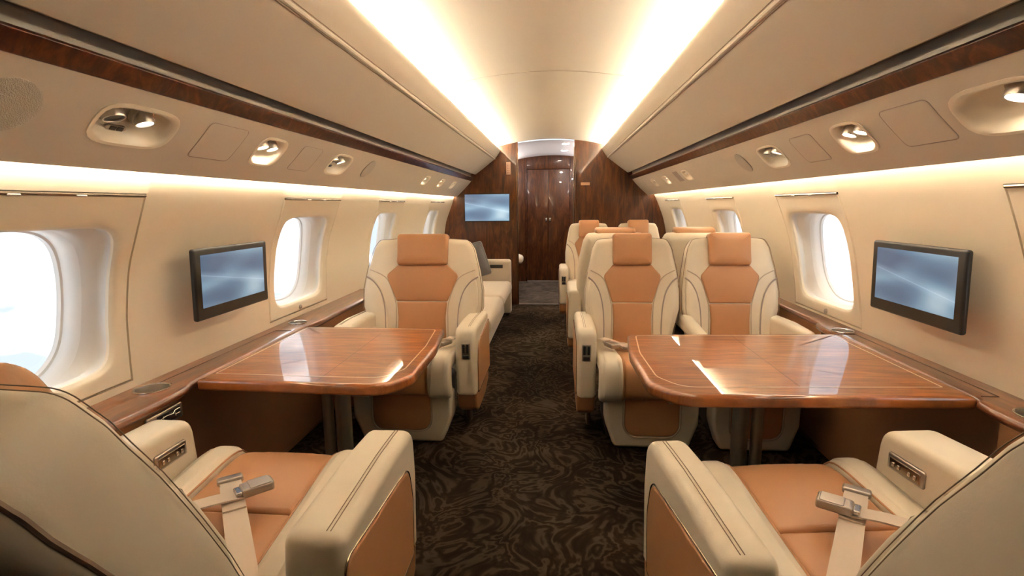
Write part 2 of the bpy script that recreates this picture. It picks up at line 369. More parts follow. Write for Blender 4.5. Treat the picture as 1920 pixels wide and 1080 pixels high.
def window(side, c, idx):
    root = bpy.data.objects.new('window_%d' % idx, None); COL.objects.link(root); root['kind'] = 'structure'
    ZC, ZO = .928, .912
    rect = lambda A, d: rect_pts(A, PZ0+d, PZ1-d, 20, 20)
    Nn = len(rect(HW, 0))
    angs = [math.atan2(z-ZC, u) for u, z in rect(HW, 0)]
    def se(a, b, n, zc): return [(superell(a, b, n, t)[0], zc+superell(a, b, n, t)[1]) for t in angs]
    def rings(specs):
        V = []; F = []
        for pts, w in specs: V += [wallp(side, c+u, z, w) for u, z in pts]
        for i in range(len(specs)-1):
            for j in range(Nn): F.append((i*Nn+j, i*Nn+(j+1) % Nn, (i+1)*Nn+(j+1) % Nn, (i+1)*Nn+j))
        return V, F
    lerp = lambda A, B, t: [(a[0]*(1-t)+b[0]*t, a[1]*(1-t)+b[1]*t) for a, b in zip(A, B)]
    R0 = rect(HW+.004, -.004); R1 = rect(HW-.006, .005); R2 = rect(HW-.010, .009); S = se(.262, .228, 7, ZC); S2 = se(.256, .222, 7, ZC); S3 = se(.250, .216, 7, ZC)
    V, F = rings([(R0, .013), (R1, .013), (R1, .002), (R2, -.002), (lerp(R2, S, .35), -.001), (lerp(R2, S, .7), -.001), (S, 0), (S2, .003), (S3, .010), (S3, .022)])
    link('frame', V, F, 'wall', root, fix=False, angle=30)
    E1 = se(.242, .222, 3.2, ZO); E2 = se(.215, .218, 2.7, ZO); E3 = se(.196, .202, 2.6, ZO)
    V, F = rings([(S3, .020), (se(.247, .213, 6, ZC), .034), (E1, .040), (lerp(E1, E2, .5), .048), (E2, .062)])
    link('lining', V, F, 'lining', root, fix=False, angle=50)
    V, F = rings([(E2, .062), (lerp(E2, E3, .4), .070), (lerp(E2, E3, .8), .086), (E3, .100), (se(.190, .196, 2.6, ZO), .102), (se(.186, .192, 2.6, ZO), .112)])
    link('window_ring', V, F, 'white', root, fix=False, angle=35)
    G = se(.192, .198, 2.6, ZO); V = [wallp(side, c+u, z, .108) for u, z in G]; V.append(wallp(side, c, ZO, .108))
    link('pane', V, [(j, (j+1) % Nn, Nn) for j in range(Nn)], 'glass', root, fix=False)
    # hull wall outside the lining, so that daylight comes only through the pane
    V, F = rings([(E3, .101), (rect(HW+.02, -.02), .101), (rect(HW+.02, -.02), .012)])
    link('outer_skin', V, F, 'white', root, fix=False)
    # shade rail under the panel's top edge
    mb = MB()
    a = wallp(side, c-HW+.006, PZ1-.006, -.001); b = wallp(side, c+HW-.006, PZ1-.006, -.001)
    mb.add(*tube_geo([a, b], .0055, 8)); o = mb.build('shade_rail', 'bronze', root)
    for k in (-.08, .09):
        V, F = rbox(.005, .03, .006, .002, wallp(side, c+k, PZ1-.008, -.007)); link('shade_clip', V, F, 'nickel', root)
    # shade knob below the opening
    if idx not in (1, 5):
        p = wallp(side, c-.02, .677, -.003); Mz = Matrix.Rotation(side*-PI/2, 4, 'Y'); Mz.translation = p
        mb = MB(); mb.add(*lathe_geo([(.0125, 0), (.0125, .004), (.010, .006), (.007, .004), (.004, .004), (.003, .009)], Mz, 20)); mb.build('shade_button', 'nickel', root)
    return root
i = 1
for s in (-1, 1):
    for c in WINY: window(s, c, i); i += 1
# ceiling: one shell from side wall to side wall, the dome between the light coves
prof = [(-1.17, 1.395), (-1.13, 1.55), (-.98, 1.75), (-.85, 1.83)]
prof += [(x, 1.952-.20*x*x) for x in [-.76+1.52*k/36 for k in range(37)]]
prof += [(.85, 1.83), (1.0, 1.75), (1.15, 1.55), (1.195, 1.395)]
struct(loft('ceiling', prof, [Y0, 3.10, YB], 'ceil', angle=50))
struct(tube('trim_1', [(x, 3.10, 1.9505-.20*x*x) for x in [-.6+1.2*k/24 for k in range(25)]], .0016, 'pipe'))
struct(link('floor', [(-1.5, Y0, 0), (1.5, Y0, 0), (1.5, YB, 0), (-1.5, YB, 0)], [(0, 1, 2, 3)], 'carpet', smooth=False))
struct(link('floor', [(-1.5, YB, 0), (1.5, YB, 0), (1.5, YD+.1, 0), (-1.5, YD+.1, 0)], [(0, 1, 2, 3)], 'carpet2', smooth=False))
struct(link('wall_back', [(-1.5, Y0, 0), (1.5, Y0, 0), (1.5, Y0, 2.1), (-1.5, Y0, 2.1)], [(3, 2, 1, 0)], 'bulk', smooth=False))
# upper panels, wood strips, service panels
UP = smoothpts([(.889, 1.558), (.80, 1.622), (.72, 1.683), (.665, 1.726), (.622, 1.775), (.592, 1.822)], 5)
for s, nm in ((-1, 'left'), (1, 'right')):
    pr = [(p[0], p[1]) for p in UP]+[(.589, 1.832), (.590, 1.840), (.596, 1.845), (.603, 1.842), (.66, 1.775), (.74, 1.70), (.90, 1.585), (.905, 1.57), (.900, 1.560)]
    o = loft('overhead_panel', [(s*x, z) for x, z in pr], [Y0, YB-.002], 'panel', closed=True, caps=True, angle=45)
    tag(o, 'long beige padded overhead panel on the %s side below the ceiling light' % nm, 'panel')
    for d, mm in ((0, 'seam'), (.013, 'panel'), (.026, 'seam')):   # double seam near the cove
        a = Vector((.664, 1.727)); b = Vector((.645, 1.749)); t = d/.029; p = a.lerp(b, t)
        q = Vector((-(b-a).y, (b-a).x)).normalized()
        if q.x > 0: q = -q
        p = p+q*(.0015 if mm == 'seam' else .001)
        tube('seam' if mm == 'seam' else 'bead', [(s*p.x, Y0, p.y), (s*p.x, YB-.003, p.y)], .0016 if mm == 'seam' else .0085, 'stitch' if mm == 'seam' else 'panel', o, 8)
    # recessed grey channel and gloss wood strip
    o = loft('trim_%d' % (3 if s < 0 else 4), [(s*x, z) for x, z in [(.86, 1.598), (.91, 1.598), (.935, 1.575), (.940, 1.535), (.925, 1.522)]], [Y0, YB-.002], 'grey_recess', angle=20); struct(o)
    pr = roundpoly([(.934, 1.482), (.9045, 1.519), (.909, 1.526), (.955, 1.52), (.96, 1.485)], [.004, .0025, .002, .004, .004], 4)
    o = loft('trim_%d' % (5 if s < 0 else 6), [(s*p.x, p.y) for p in pr], [Y0, YB-.002], 'burl', closed=True, caps=True); struct(o)
def psup(s, y, d, w=0):
    """service panel point: d metres down the slope from its top edge, w outward (behind)"""
    a = Vector((.932, 1.490)); b = Vector((1.121, 1.302)); l = (b-a).length; t = d/l; p = a.lerp(b, t)
    nrm = Vector((b.y-a.y, -(b.x-a.x))).normalized()
    if nrm.x < 0: nrm = -nrm            # outward and up
    p = p+nrm*(w-.006*math.sin(PI*max(0, min(1, t)))); return Vector((s*p.x, y, p.y))
PL = .2665
def pod_hole(a, b, n): return lambda t: superell(a, b, n, t)
ITEMS = {-1: [('speaker', .965, .12, .066), ('vent', 1.285, .116, .125, .060), ('hatch', 1.62, .118, .096, .066), ('light', 1.905, .118, .088, .062),
              ('hatch', 2.20, .120, .086, .062), ('vent', 2.54, .117, .112, .061), ('speaker', 2.93, .110, .060), ('small', 4.26, .114, .085, .045, 1), ('small', 4.83, .112, .085, .045, 1), ('small', 5.38, .110, .085, .045, 0)],
         1: [('biglight', 1.235, .128, .130, .066), ('hatch', 1.51, .121, .096, .066), ('light', 1.80, .118, .088, .062), ('hatch', 2.10, .122, .086, .062), ('vent', 2.43, .122, .112, .061),
             ('speaker', 2.79, .120, .060), ('small', 3.93, .117, .085, .045, 0), ('grille', 4.19, .112, .07, .05), ('small', 4.63, .120, .085, .045, 1), ('small', 5.18, .118, .085, .045, 0), ('grille', 5.75, .12, .07, .05)]}
def service_panel(s, nm):
    vl = [PL*k/10 for k in range(11)]
    mb = MB()
    def grid(ya, yb):
        V = [psup(s, y, d) for y in (ya, yb) for d in vl]; n = len(vl)
        mb.add(V, [(j, j+1, n+j+1, n+j) for j in range(n-1)])
    y = Y0
    for it in ITEMS[s]:
        if it[0] in ('speaker', 'hatch', 'grille'): continue
        kind, yc, dc, a, b = it[:5]; A = a+.02
        grid(y, yc-A); y = yc+A
        outer = rect_pts(A, 0, PL, 14, 10, vl); ang = [math.atan2(z-dc, u) for u, z in outer]; n = len(outer)
        inner = [(superell(a, b, 3.6, t)[0], dc+superell(a, b, 3.6, t)[1]) for t in ang]
        V = []; F = []
        for k in range(4):
            t = k/3; V += [psup(s, yc+p[0]*(1-t)+q[0]*t, p[1]*(1-t)+q[1]*t) for p, q in zip(outer, inner)]
        V += [psup(s, yc+q[0], q[1], .01) for q in inner]
        for i in range(4):
            for j in range(n): F.append((i*n+j, i*n+(j+1) % n, (i+1)*n+(j+1) % n, (i+1)*n+j))
        mb.add(V, F)
    grid(y, YB-.002)
    # return lip at the bottom edge and top edge
    V = []
    for yy in (Y0, YB-.002):
        V += [psup(s, yy, PL), psup(s, yy, PL+.004, .004), psup(s, yy, PL+.002, .012), psup(s, yy, PL-.05, .014)]
    mb.add(V, [(j, j+1, 5+j, 4+j) for j in range(3)])
    V = [psup(s, yy, d, w) for yy in (Y0, YB-.002) for d, w in ((0, 0), (-.004, .01), (-.004, .05))]
    mb.add(V, [(j, j+1, 4+j, 3+j) for j in range(2)])
    o = mb.build('service_panel', 'panel', fix=False, angle=35)
    return tag(o, 'long beige sloping service panel along the %s side above the windows' % nm, 'panel')
service_panel(-1, 'left'); service_panel(1, 'right')
def pbasis(s, y, d, w=0):
    """matrix at the panel: local z looks into the cabin, x along the aisle, y down the slope"""
    o = psup(s, y, d, w); yv = (psup(s, y, d+.01)-psup(s, y, d-.01)).normalized(); xv = Vector((0, 1, 0)); zv = xv.cross(yv)
    inward = Vector((-s, 0, -1))
    if zv.dot(inward) < 0: zv = -zv
    M = Matrix((xv, yv, zv)).transposed().to_4x4(); M.translation = o; return M
def pocket(root, s, yc, dc, a, b, depth=.045, m='panel'):
    n = 48; V = []; F = []
    sp = [(a+.004, b+.004, 0, .002), (a+.005, b+.005, 0, -.003), (a-.004, b-.004, 0, -.004), (a-.013, b-.012, 0, .004), (a-.017, b-.015, 0, .015), (a-.024, b-.020, -.004, depth*.8), (a-.040, b-.032, -.006, depth), (.01, .01, -.006, depth)]
    for A, B, dd, w in sp:
        for j in range(n):
            u, v_ = superell(A, B, 3.4, 2*PI*j/n); V.append(psup(s, yc+u, dc+dd+v_, w))
    for i in range(len(sp)-1):
        for j in range(n): F.append((i*n+j, i*n+(j+1) % n, (i+1)*n+(j+1) % n, (i+1)*n+j))
    F.append(tuple((len(sp)-1)*n+j for j in range(n)))
    return link('housing', V, F, 'ceil', root, angle=50)
def spot(root, s, y, d, r, lit, name='lamp', depth=.03, lensmat='bulb', tilt=.5):
    M = pbasis(s, y, d, depth) @ Matrix.Rotation(-tilt, 4, 'X')
    if (M @ Vector((0, 0, 1))-M.translation).z > (pbasis(s, y, d, depth) @ Vector((0, 0, 1))-pbasis(s, y, d, depth).translation).z:
        M = pbasis(s, y, d, depth) @ Matrix.Rotation(tilt, 4, 'X')
    V, F = lathe_geo([(r*1.25, -.012), (r*1.32, -.002), (r*1.22, .003), (r*1.06, .002), (r*1.0, -.01)], pbasis(s, y, d, depth-.004), 28, True, True)
    b = link('bezel', V, F, 'nickel', root)
    V, F = lathe_geo([(r*.9, -.02), (r, 0), (r*1.0, .018), (r*.96, .024), (r*.84, .024), (r*.80, .019)], M, 28, True, False)
    o = link(name, V, F, 'steel', root)
    V, F = lathe_geo([(r*.83, .018), (r*.83, .0205)], M, 28)
    link('lens', V, F, lensmat if lit else 'black', o)
    return o
names = {-1: 'left', 1: 'right'}
def where(s, y):
    if y < 1.45: return 'nearest the camera'
    if y < 2.45: return 'above the front table'
    if y < 3.2: return 'above the facing seats behind the table'
    return 'far down the cabin'
for s in (-1, 1):
    cnt = 0
    for it in ITEMS[s]:
        k, yc, dc = it[:3]; nm = names[s]
        if k == 'speaker':
            r = it[3]; n = 48; V = []; F = []
            for q, w in ((1.0, .001), (1.0, -.003), (.96, -.004), (.5, -.0045), (.01, -.005)):
                V += [psup(s, yc+r*q*math.cos(2*PI*j/n), dc+r*q*math.sin(2*PI*j/n), w) for j in range(n)]
            for i in range(4):
                for j in range(n): F.append((i*n+j, i*n+(j+1) % n, (i+1)*n+(j+1) % n, (i+1)*n+j))
            F.append(tuple(4*n+j for j in range(n)))
            o = link('speaker', V, F, 'grille')
            tag(o, {(-1, .965): 'large round speaker grille at the left edge of the photo on the service panel', (-1, 2.93): 'small round speaker grille on left service panel beyond the second air vent', (1, 2.79): 'oval speaker grille on the right service panel beyond the air vent'}[(s, yc)], 'speaker')
        elif k == 'hatch':
            a, b = it[3:5]; poly = roundpoly([(-a, -b), (a, -b), (a, b), (-a, b)], .018, 6, .03)
            mp = lambda u, v_, w: psup(s, yc+u, dc+v_, -w)
            V, F = slab_geo(poly, mp, -.004, .0016, .0012, nc=5, nr=2)
            o = link('access_hatch', V, F, 'panel', angle=60)
            V, F = tube_geo([mp(p.x, p.y, .0004) for p in offset(poly, -.0018)], .0011, 5, True); link('hatch_gap', V, F, 'grey_trim', o)
            big = 'large' if a > .09 else 'smaller'
            tag(o, 'flush %s rounded-square hatch on the %s service panel %s' % (big, nm, 'between the two lamp pods' if (a > .09) else 'beside the round air vents'), 'hatch')
        elif k == 'grille':
            a, b = it[3:5]; poly = roundpoly([(-a, -b), (a, -b), (a, b), (-a, b)], .008, 4, .03)
            V, F = slab_geo(poly, lambda u, v_, w: psup(s, yc+u, dc+v_, -w), -.004, .0015, .001, nc=4, nr=2)
            o = link('sensor_panel', V, F, 'grey_trim' if yc < 5 else 'panel', angle=60)
            tag(o, 'flat %s panel on the right service panel %s' % (('grey', 'between two far reading lights') if yc < 5 else ('faint beige', 'next to the bulkhead')), 'panel')
        else:
            a, b = it[3:5]; cx = psup(s, yc, dc)
            if k == 'vent':
                t = thing('air_vent_unit', 'oval air nozzle and lamp pod, %s service panel, %s' % (nm, where(s, yc)), 'vent', cx)
            elif k in ('light', 'biglight'):
                t = thing('reading_light', 'glowing recessed %s on the %s service panel %s' % ('single lamp pod' if k == 'biglight' else 'twin lamp pod', nm, where(s, yc)), 'light', cx)
            else:
                order = {4.26: 'nearest of three', 4.83: 'middle of three', 5.38: 'farthest of three', 3.93: 'nearest of three', 4.63: 'middle of three', 5.18: 'farthest of three'}[yc]
                t = thing('reading_light', 'small recessed lamp pod, %s in the far group on the %s service panel' % (order, nm), 'light', cx)
            # children are built in world space, then re-parented with the empty's offset removed
            kids0 = set(COL.objects)
            pocket(t, s, yc, dc, a, b)
            if k == 'vent':
                spot(t, s, yc-a*.52 if s < 0 else yc+a*.42, dc-.018, .026, False, 'air_nozzle', lensmat='dark')
                spot(t, s, yc+a*.25 if s < 0 else yc-a*.30, dc-.018, .024, True, 'lamp', lensmat='bulbw')
                M = pbasis(s, yc+(-.018 if s < 0 else -.045), dc+.032, .032)
                V, F = slab_geo(roundpoly([(-.034, 0), (-.022, -.009), (.022, -.009), (.034, 0), (.022, .009), (-.022, .009)], .004, 3), lambda u, v_, w: M @ Vector((u, v_, w)), 0, .006, .002, nc=1, nr=2)
                o = link('switch', V, F, 'nickel', t)
                for q in (-.011, .011):
                    V, F = rbox(.018, .011, .002, .001, M @ Vector((q, 0, .007)), M.to_3x3()); link('switch_key', V, F, 'black', o)
            elif k == 'light':
                for q in (-.40, .34): spot(t, s, yc+a*q*(1 if s < 0 else 1), dc-.018, .023, True)
            elif k == 'biglight':
                spot(t, s, yc-a*.25, dc-.022, .030, True, lensmat='bulb')
                spot(t, s, yc+a*.0-.19, dc-.022, .02, False) if False else None
            else:
                spot(t, s, yc-a*.10, dc-.014, .018, bool(it[5]))
                if not it[5]: spot(t, s, yc+a*.35, dc-.014, .014, False, 'air_nozzle', lensmat='dark')
            for o in set(COL.objects)-kids0:
                if o.parent == t: o.matrix_parent_inverse = Matrix.Translation(-cx)
# cove lights
for s in (-1, 1):
    pr = [(s*x, z) for x, z in [(.655, 1.820), (.668, 1.833), (.684, 1.828), (.672, 1.812)]]
    o = loft('ceiling_light_strip', pr, [.6, YB-.02], 'strip', closed=True, caps=True)
    tag(o, 'warm light strip in the %s ceiling cove above the overhead panel' % names[s], 'light')
    w = 1.134 if s < 0 else 1.150
    pr = [(s*x, z) for x, z in [(w-.006, 1.322), (w+.006, 1.322), (w+.006, 1.330), (w-.006, 1.330)]]
    o = loft('wall_light_strip', pr, [.5, YB-.02], 'strip2' if s < 0 else 'strip2r', closed=True, caps=True)
    tag(o, 'warm light strip behind the lower edge of the %s service panel' % names[s], 'light')
# ------------------------------------------------------------------ bulkhead with open doorway
def hullx(z):  # outer half width of the bulkhead at height z
    if z <= 1.395: return 1.40
    tab = [(2.0, .2), (1.952, .05), (1.83, .85), (1.75, 1.0), (1.55, 1.15), (1.395, 1.2)]
    for (z0, x0), (z1, x1) in zip(tab, tab[1:]):
        if z1 <= z <= z0: return x1+(x0-x1)*(z-z1)/(z0-z1)
    return .1
def bulk_piece(xi, s, name):
    arc = [(x, 1.952-.20*x*x+.004) for x in [xi+(s*.85-xi)*k/10 for k in range(11)]]
    pts = [(xi, 0)]+[(x, z) for x, z in arc]+[(s*1.02, 1.76), (s*1.18, 1.56), (s*1.24, 1.40), (s*1.42, 1.2), (s*1.42, 0)]
    n = len(pts); V = [Vector((x, y, z)) for y in (YB, YB+.04) for x, z in pts]
    F = [tuple(range(n)), tuple(range(2*n-1, n-1, -1))]+[(i, (i+1) % n, n+(i+1) % n, n+i) for i in range(n)]
    return struct(link(name, V, F, 'bulk', angle=30))
DL, DR = -.395, .282
bulk_piece(DL, -1, 'wall_front'); bulk_piece(DR, 1, 'wall_front')
for x in (DL, DR):
    V, F = rbox(.022, .06, 1.94, .004, (x, YB+.015, .965)); struct(link('trim_7', V, F, 'bulk'))
    V, F = rbox(.006, .006, 1.85, .002, (x+(.013 if x < 0 else -.013), YB-.014, .93)); struct(link('trim_8', V, F, 'bronze'))
V, F = rbox(.69, .02, .008, .002, ((DL+DR)/2, YB, .004)); struct(link('trim_9', V, F, 'nickel'))
# placards
def sign(x0, x1, z0, z1, name, label, back):
    t = thing(name, label, 'sign', ((x0+x1)/2, YB-.003, (z0+z1)/2)); w = x1-x0; h = z1-z0
    V, F = rbox(w, .003, h, .001); link('plate', V, F, back, t); return t, w, h
MT['plac'] = mat('placard_pink', (.58, .38, .29), .5); MT['plac2'] = mat('placard_beige', (.50, .30, .18), .5); MT['ink'] = mat('placard_ink', (.10, .02, .012), .5); MT['ink2'] = mat('placard_ink_soft', (.24, .12, .06), .5)
t, w, h = sign(-.520, -.470, 1.553, 1.697, 'exit_placard', 'narrow upright placard with small dark pictograms left of the doorway', 'plac')
for i in range(5):
    z = h*.5-.020-i*.0255
    if i == 0:
        V, F = tube_geo([(-.012, -.003, z-.011), (.012, -.003, z-.011), (.012, -.003, z+.008), (-.012, -.003, z+.008)], .0022, 4, True); link('pictogram', V, F, 'ink', t)
    else:
        mb = MB()
        for a, b in (((-.012, z+.008), (-.004, z)), ((.012, z+.008), (.004, z)), ((-.004, z), (-.013, z-.004)), ((.004, z), (.013, z-.004))): mb.add(*tube_geo([(a[0], -.003, a[1]), (b[0], -.003, b[1])], .0022, 4))
        mb.build('pictogram', 'ink', t)
t, w, h = sign(.352, .455, 1.421, 1.452, 'wall_placard', 'small horizontal beige placard right of the doorway', 'plac2')
mb = MB()
for i in range(9):
    V, F = rbox(.0065, .001, .005, .0002, (-.038+i*.0095, -.002, .001)); mb.add(V, F)
mb.build('text_line', 'ink2', t)
# ------------------------------------------------------------------ vestibule
prof = [(x, 1.945-.20*x*x) for x in [-.72+1.3*k/20 for k in range(21)]]
struct(loft('ceiling', prof, [YB+.04, YD+.05], 'vwhite'))
struct(link('wall_vestibule_left', [(-.70, YB+.04, 0), (-.70, YD, 0), (-.70, YD, 1.86), (-.70, YB+.04, 1.86)], [(0, 1, 2, 3)], 'bulk', smooth=False))
struct(link('wall_vestibule_right', [(.56, YB+.04, 0), (.56, YD, 0), (.56, YD, 1.90), (.56, YB+.04, 1.90)], [(0, 1, 2, 3)], 'bulk', smooth=False))
for x, w in ((-.545, .32), (.43, .29)):
    V, F = rbox(w, .04, 1.95, .004, (x, YD-.01, .955)); struct(link('wall_vestibule_end', V, F, 'bulk'))
V, F = rbox(.68, .04, .24, .003, (-.055, YD, 1.86)); struct(link('wall_vestibule_end', V, F, 'bulk'))
struct(link('wall_vestibule_end', [(-1.5, YD+.06, 0), (1.5, YD+.06, 0), (1.5, YD+.06, 2.1), (-1.5, YD+.06, 2.1)], [(0, 1, 2, 3)], 'dark', smooth=False))  # unseen sheet added behind the doors, stops sky light leaking through their gaps
V, F = rbox(.68, .02, .012, .003, (-.055, YD-.03, .006)); struct(link('trim_10', V, F, 'nickel'))
for x in (-.392, .280):
    V, F = rbox(.02, .03, 1.75, .004, (x, YD-.035, .875)); struct(link('trim_11', V, F, 'burl'))
for i, (xa, xb) in enumerate(((-.380, -.0565), (-.0535, .270))):
    r = bpy.data.objects.new('door_%d' % (i+1), None); COL.objects.link(r); r['kind'] = 'structure'; r.location = ((xa+xb)/2, YD-.02, 0)
    V, F = rbox(xb-xa, .03, 1.725, .004, (0, 0, .872)); link('leaf', V, F, 'bulk', r)
    V, F = rbox(.036, .010, .055, .006, ((xb-xa)/2-.028 if i == 0 else -(xb-xa)/2+.028, -.019, .97)); h = link('latch', V, F, 'chrome', r)
    V, F = rbox(.018, .008, .03, .004, ((xb-xa)/2-.028 if i == 0 else -(xb-xa)/2+.028, -.027, .968)); link('latch_lever', V, F, 'nickel', r)
for i, (x, y) in enumerate(((.18, 6.55), (.18, 7.35))):
    z = 1.945-.20*x*x; M_ = Matrix.Translation((x, y, z-.006))
    t = thing('downlight', 'round glowing ceiling downlight beyond the doorway, %s the doors' % ('farther from' if i == 0 else 'closer to'), 'light', (x, y, z))
    V, F = lathe_geo([(.052, 0), (.052, .006)], Matrix.Translation((0, 0, -.006)), 24); link('rim', V, F, 'chrome', t)
    V, F = lathe_geo([(.042, -.008), (.042, -.004)], Matrix.Identity(4), 24); link('lens', V, F, 'downlight', t)
for s in (-1, 1):
    x = -.655 if s < 0 else .515
    V, F = rbox(.02, 1.7, .02, .003, (x, 7.2, 1.70)); tag(link('vestibule_fill_strip', V, F, 'strip3'), 'added unseen fill strip along the %s wall of the vestibule, hidden beside the doorway' % ('left' if s < 0 else 'right'), 'light')  # glowing strips added out of sight to brighten the vestibule ceiling
# cream folding seat seen past the left edge of the doorway
t = thing('folding_seat', 'cream rounded folding seat seen past the left edge of the doorway', 'seat', (-.56, 7.0, 0))
poly = roundpoly([(-.13, -.2), (.18, -.2), (.18, .2), (-.13, .2)], .09, 8, .04)
slab('cushion', poly, lambda u, v_, w: Vector((u+.03*w, v_, .50+w-.25*(u-.05))), -.05, .04, .03, 'cream', t, crown1=.01)
V, F = rbox(.16, .16, .44, .01, (-.04, 0, .225)); link('pedestal', V, F, 'bulk', t)
V, F = rbox(.05, .34, .36, .015, (-.105, 0, .62)); link('backrest', V, F, 'bulk', t)

# ------------------------------------------------------------------ side ledges with console fronts
def ledge(s, z, edge, name, label):
    """edge: [(y, x_inner)] plan line of the inner edge"""
    E_ = smoothpts([(a, b) for a, b in edge], 5); ys = [p[0] for p in E_]; T = .030; r = .015
    V = []; F = []; 
    def sec(y, xi):
        xw = wallx(s, z)-s*.0005; k = s
        pts = [(xw, z), (xi+k*.05, z)]
        for j in range(7):
            a = j/6*PI; pts.append((xi+k*r-k*r*math.sin(a), z-T/2+T/2*math.cos(a)))
        pts += [(xw, z-T)]
        return pts
    for y, xi in [(p[0], p[1]) for p in E_]: V += [Vector((a, y, b)) for a, b in sec(y, xi)]
    n = 10; m_ = len(E_)
    for i in range(m_-1):
        for j in range(n): F.append((i*n+j, i*n+(j+1) % n, (i+1)*n+(j+1) % n, (i+1)*n+j))
    F.append(tuple(range(n))); F.append(tuple((m_-1)*n+j for j in range(n))[::-1])
    o = link(name, V, F, 'ledge', angle=45)
    return tag(o, label, 'ledge'), (lambda y: interp([(p[0], p[1]) for p in reversed(E_)], y) if False else next((E_[i][1]+(E_[i+1][1]-E_[i][1])*(y-E_[i][0])/max(1e-6, E_[i+1][0]-E_[i][0]) for i in range(len(E_)-1) if E_[i][0] <= y <= E_[i+1][0]), E_[-1][1]))
ZL, ZR = .632, .645
LE = [(-.2, -1.16), (.5, -1.16), (.95, -1.15), (1.12, -1.13), (1.28, -1.112), (1.42, -1.110), (1.50, -1.120), (1.56, -1.138), (1.75, -1.14), (2.25, -1.14), (2.36, -1.135), (2.48, -1.12), (2.62, -1.125), (3.0, -1.13), (3.44, -1.13)]
RE = [(-.2, 1.25), (.5, 1.25), (1.0, 1.255), (1.2, 1.24), (1.38, 1.230), (1.48, 1.240), (1.56, 1.26), (2.2, 1.26), (2.36, 1.255), (2.46, 1.27), (2.56, 1.30), (3.3, 1.30), (6.17, 1.30)]
ledL, fL = ledge(-1, ZL, LE, 'side_ledge', 'polished walnut ledge along the left wall under the windows')
ledR, fR = ledge(1, ZR, RE, 'side_ledge', 'polished walnut ledge along the right wall under the windows')
for o, s, z in ((ledL, -1, ZL), (ledR, 1, ZR)):      # long lid seam beside the wall
    xw = wallx(s, z); pts = [(xw-s*.055, 1.62, z+.0006), (xw-s*.055, 2.22, z+.0006)]
    pts = [(xw-s*.10, 1.52, z+.0006), (xw-s*.052, 1.52, z+.0006)]+[(xw-s*.052, 2.24, z+.0006), (xw-s*.13, 2.24, z+.0006)]
    tube('lid_seam', pts, .0013, 'seam', o, 4)
def boolean(o, geo):
    c = link('cut', *geo, 'black', None, smooth=False); md = o.modifiers.new('b', 'BOOLEAN'); md.object = c; md.operation = 'DIFFERENCE'; md.solver = 'EXACT'
    bpy.context.view_layer.update()
    me = bpy.data.meshes.new_from_object(o.evaluated_get(bpy.context.evaluated_depsgraph_get())); o.modifiers.clear(); o.data = me; bpy.data.objects.remove(c)
def cup(x, y, z, r, label, led):
    boolean(led, lathe_geo([(r, -.07), (r, .02)], Matrix.Translation((x, y, z)), 40))
    t = thing('cup_holder', label, 'cup holder', (x, y, z))
    V, F = lathe_geo([(.002, -.060), (r*.95, -.060), (r*.965, -.004), (r*.99, .0015), (r*1.07, .0025), (r*1.10, .0005), (r*.985, -.002), (r*.985, -.062), (.002, -.062)], Matrix.Identity(4), 44, False, False)
    link('cup_well', V, F, 'steel', t)
    V, F = tube_geo([(r*1.05*math.cos(2*PI*j/44), r*1.05*math.sin(2*PI*j/44), .002) for j in range(44)], .0032, 8, True); link('rim', V, F, 'chrome', t)
cup(-1.218, 1.470, ZL, .046, 'chrome cup holder in the left ledge beside the near seat', ledL)
cup(-1.213, 2.405, ZL, .040, 'chrome cup holder in the left ledge at the far corner of the table', ledL)
cup(1.305, 2.30, ZR, .040, 'chrome cup holder in the right ledge at the far corner of the table', ledR)
cup(1.312, 1.385, ZR, .042, 'cup holder rim in the right ledge mostly hidden behind the near seat back', ledR)
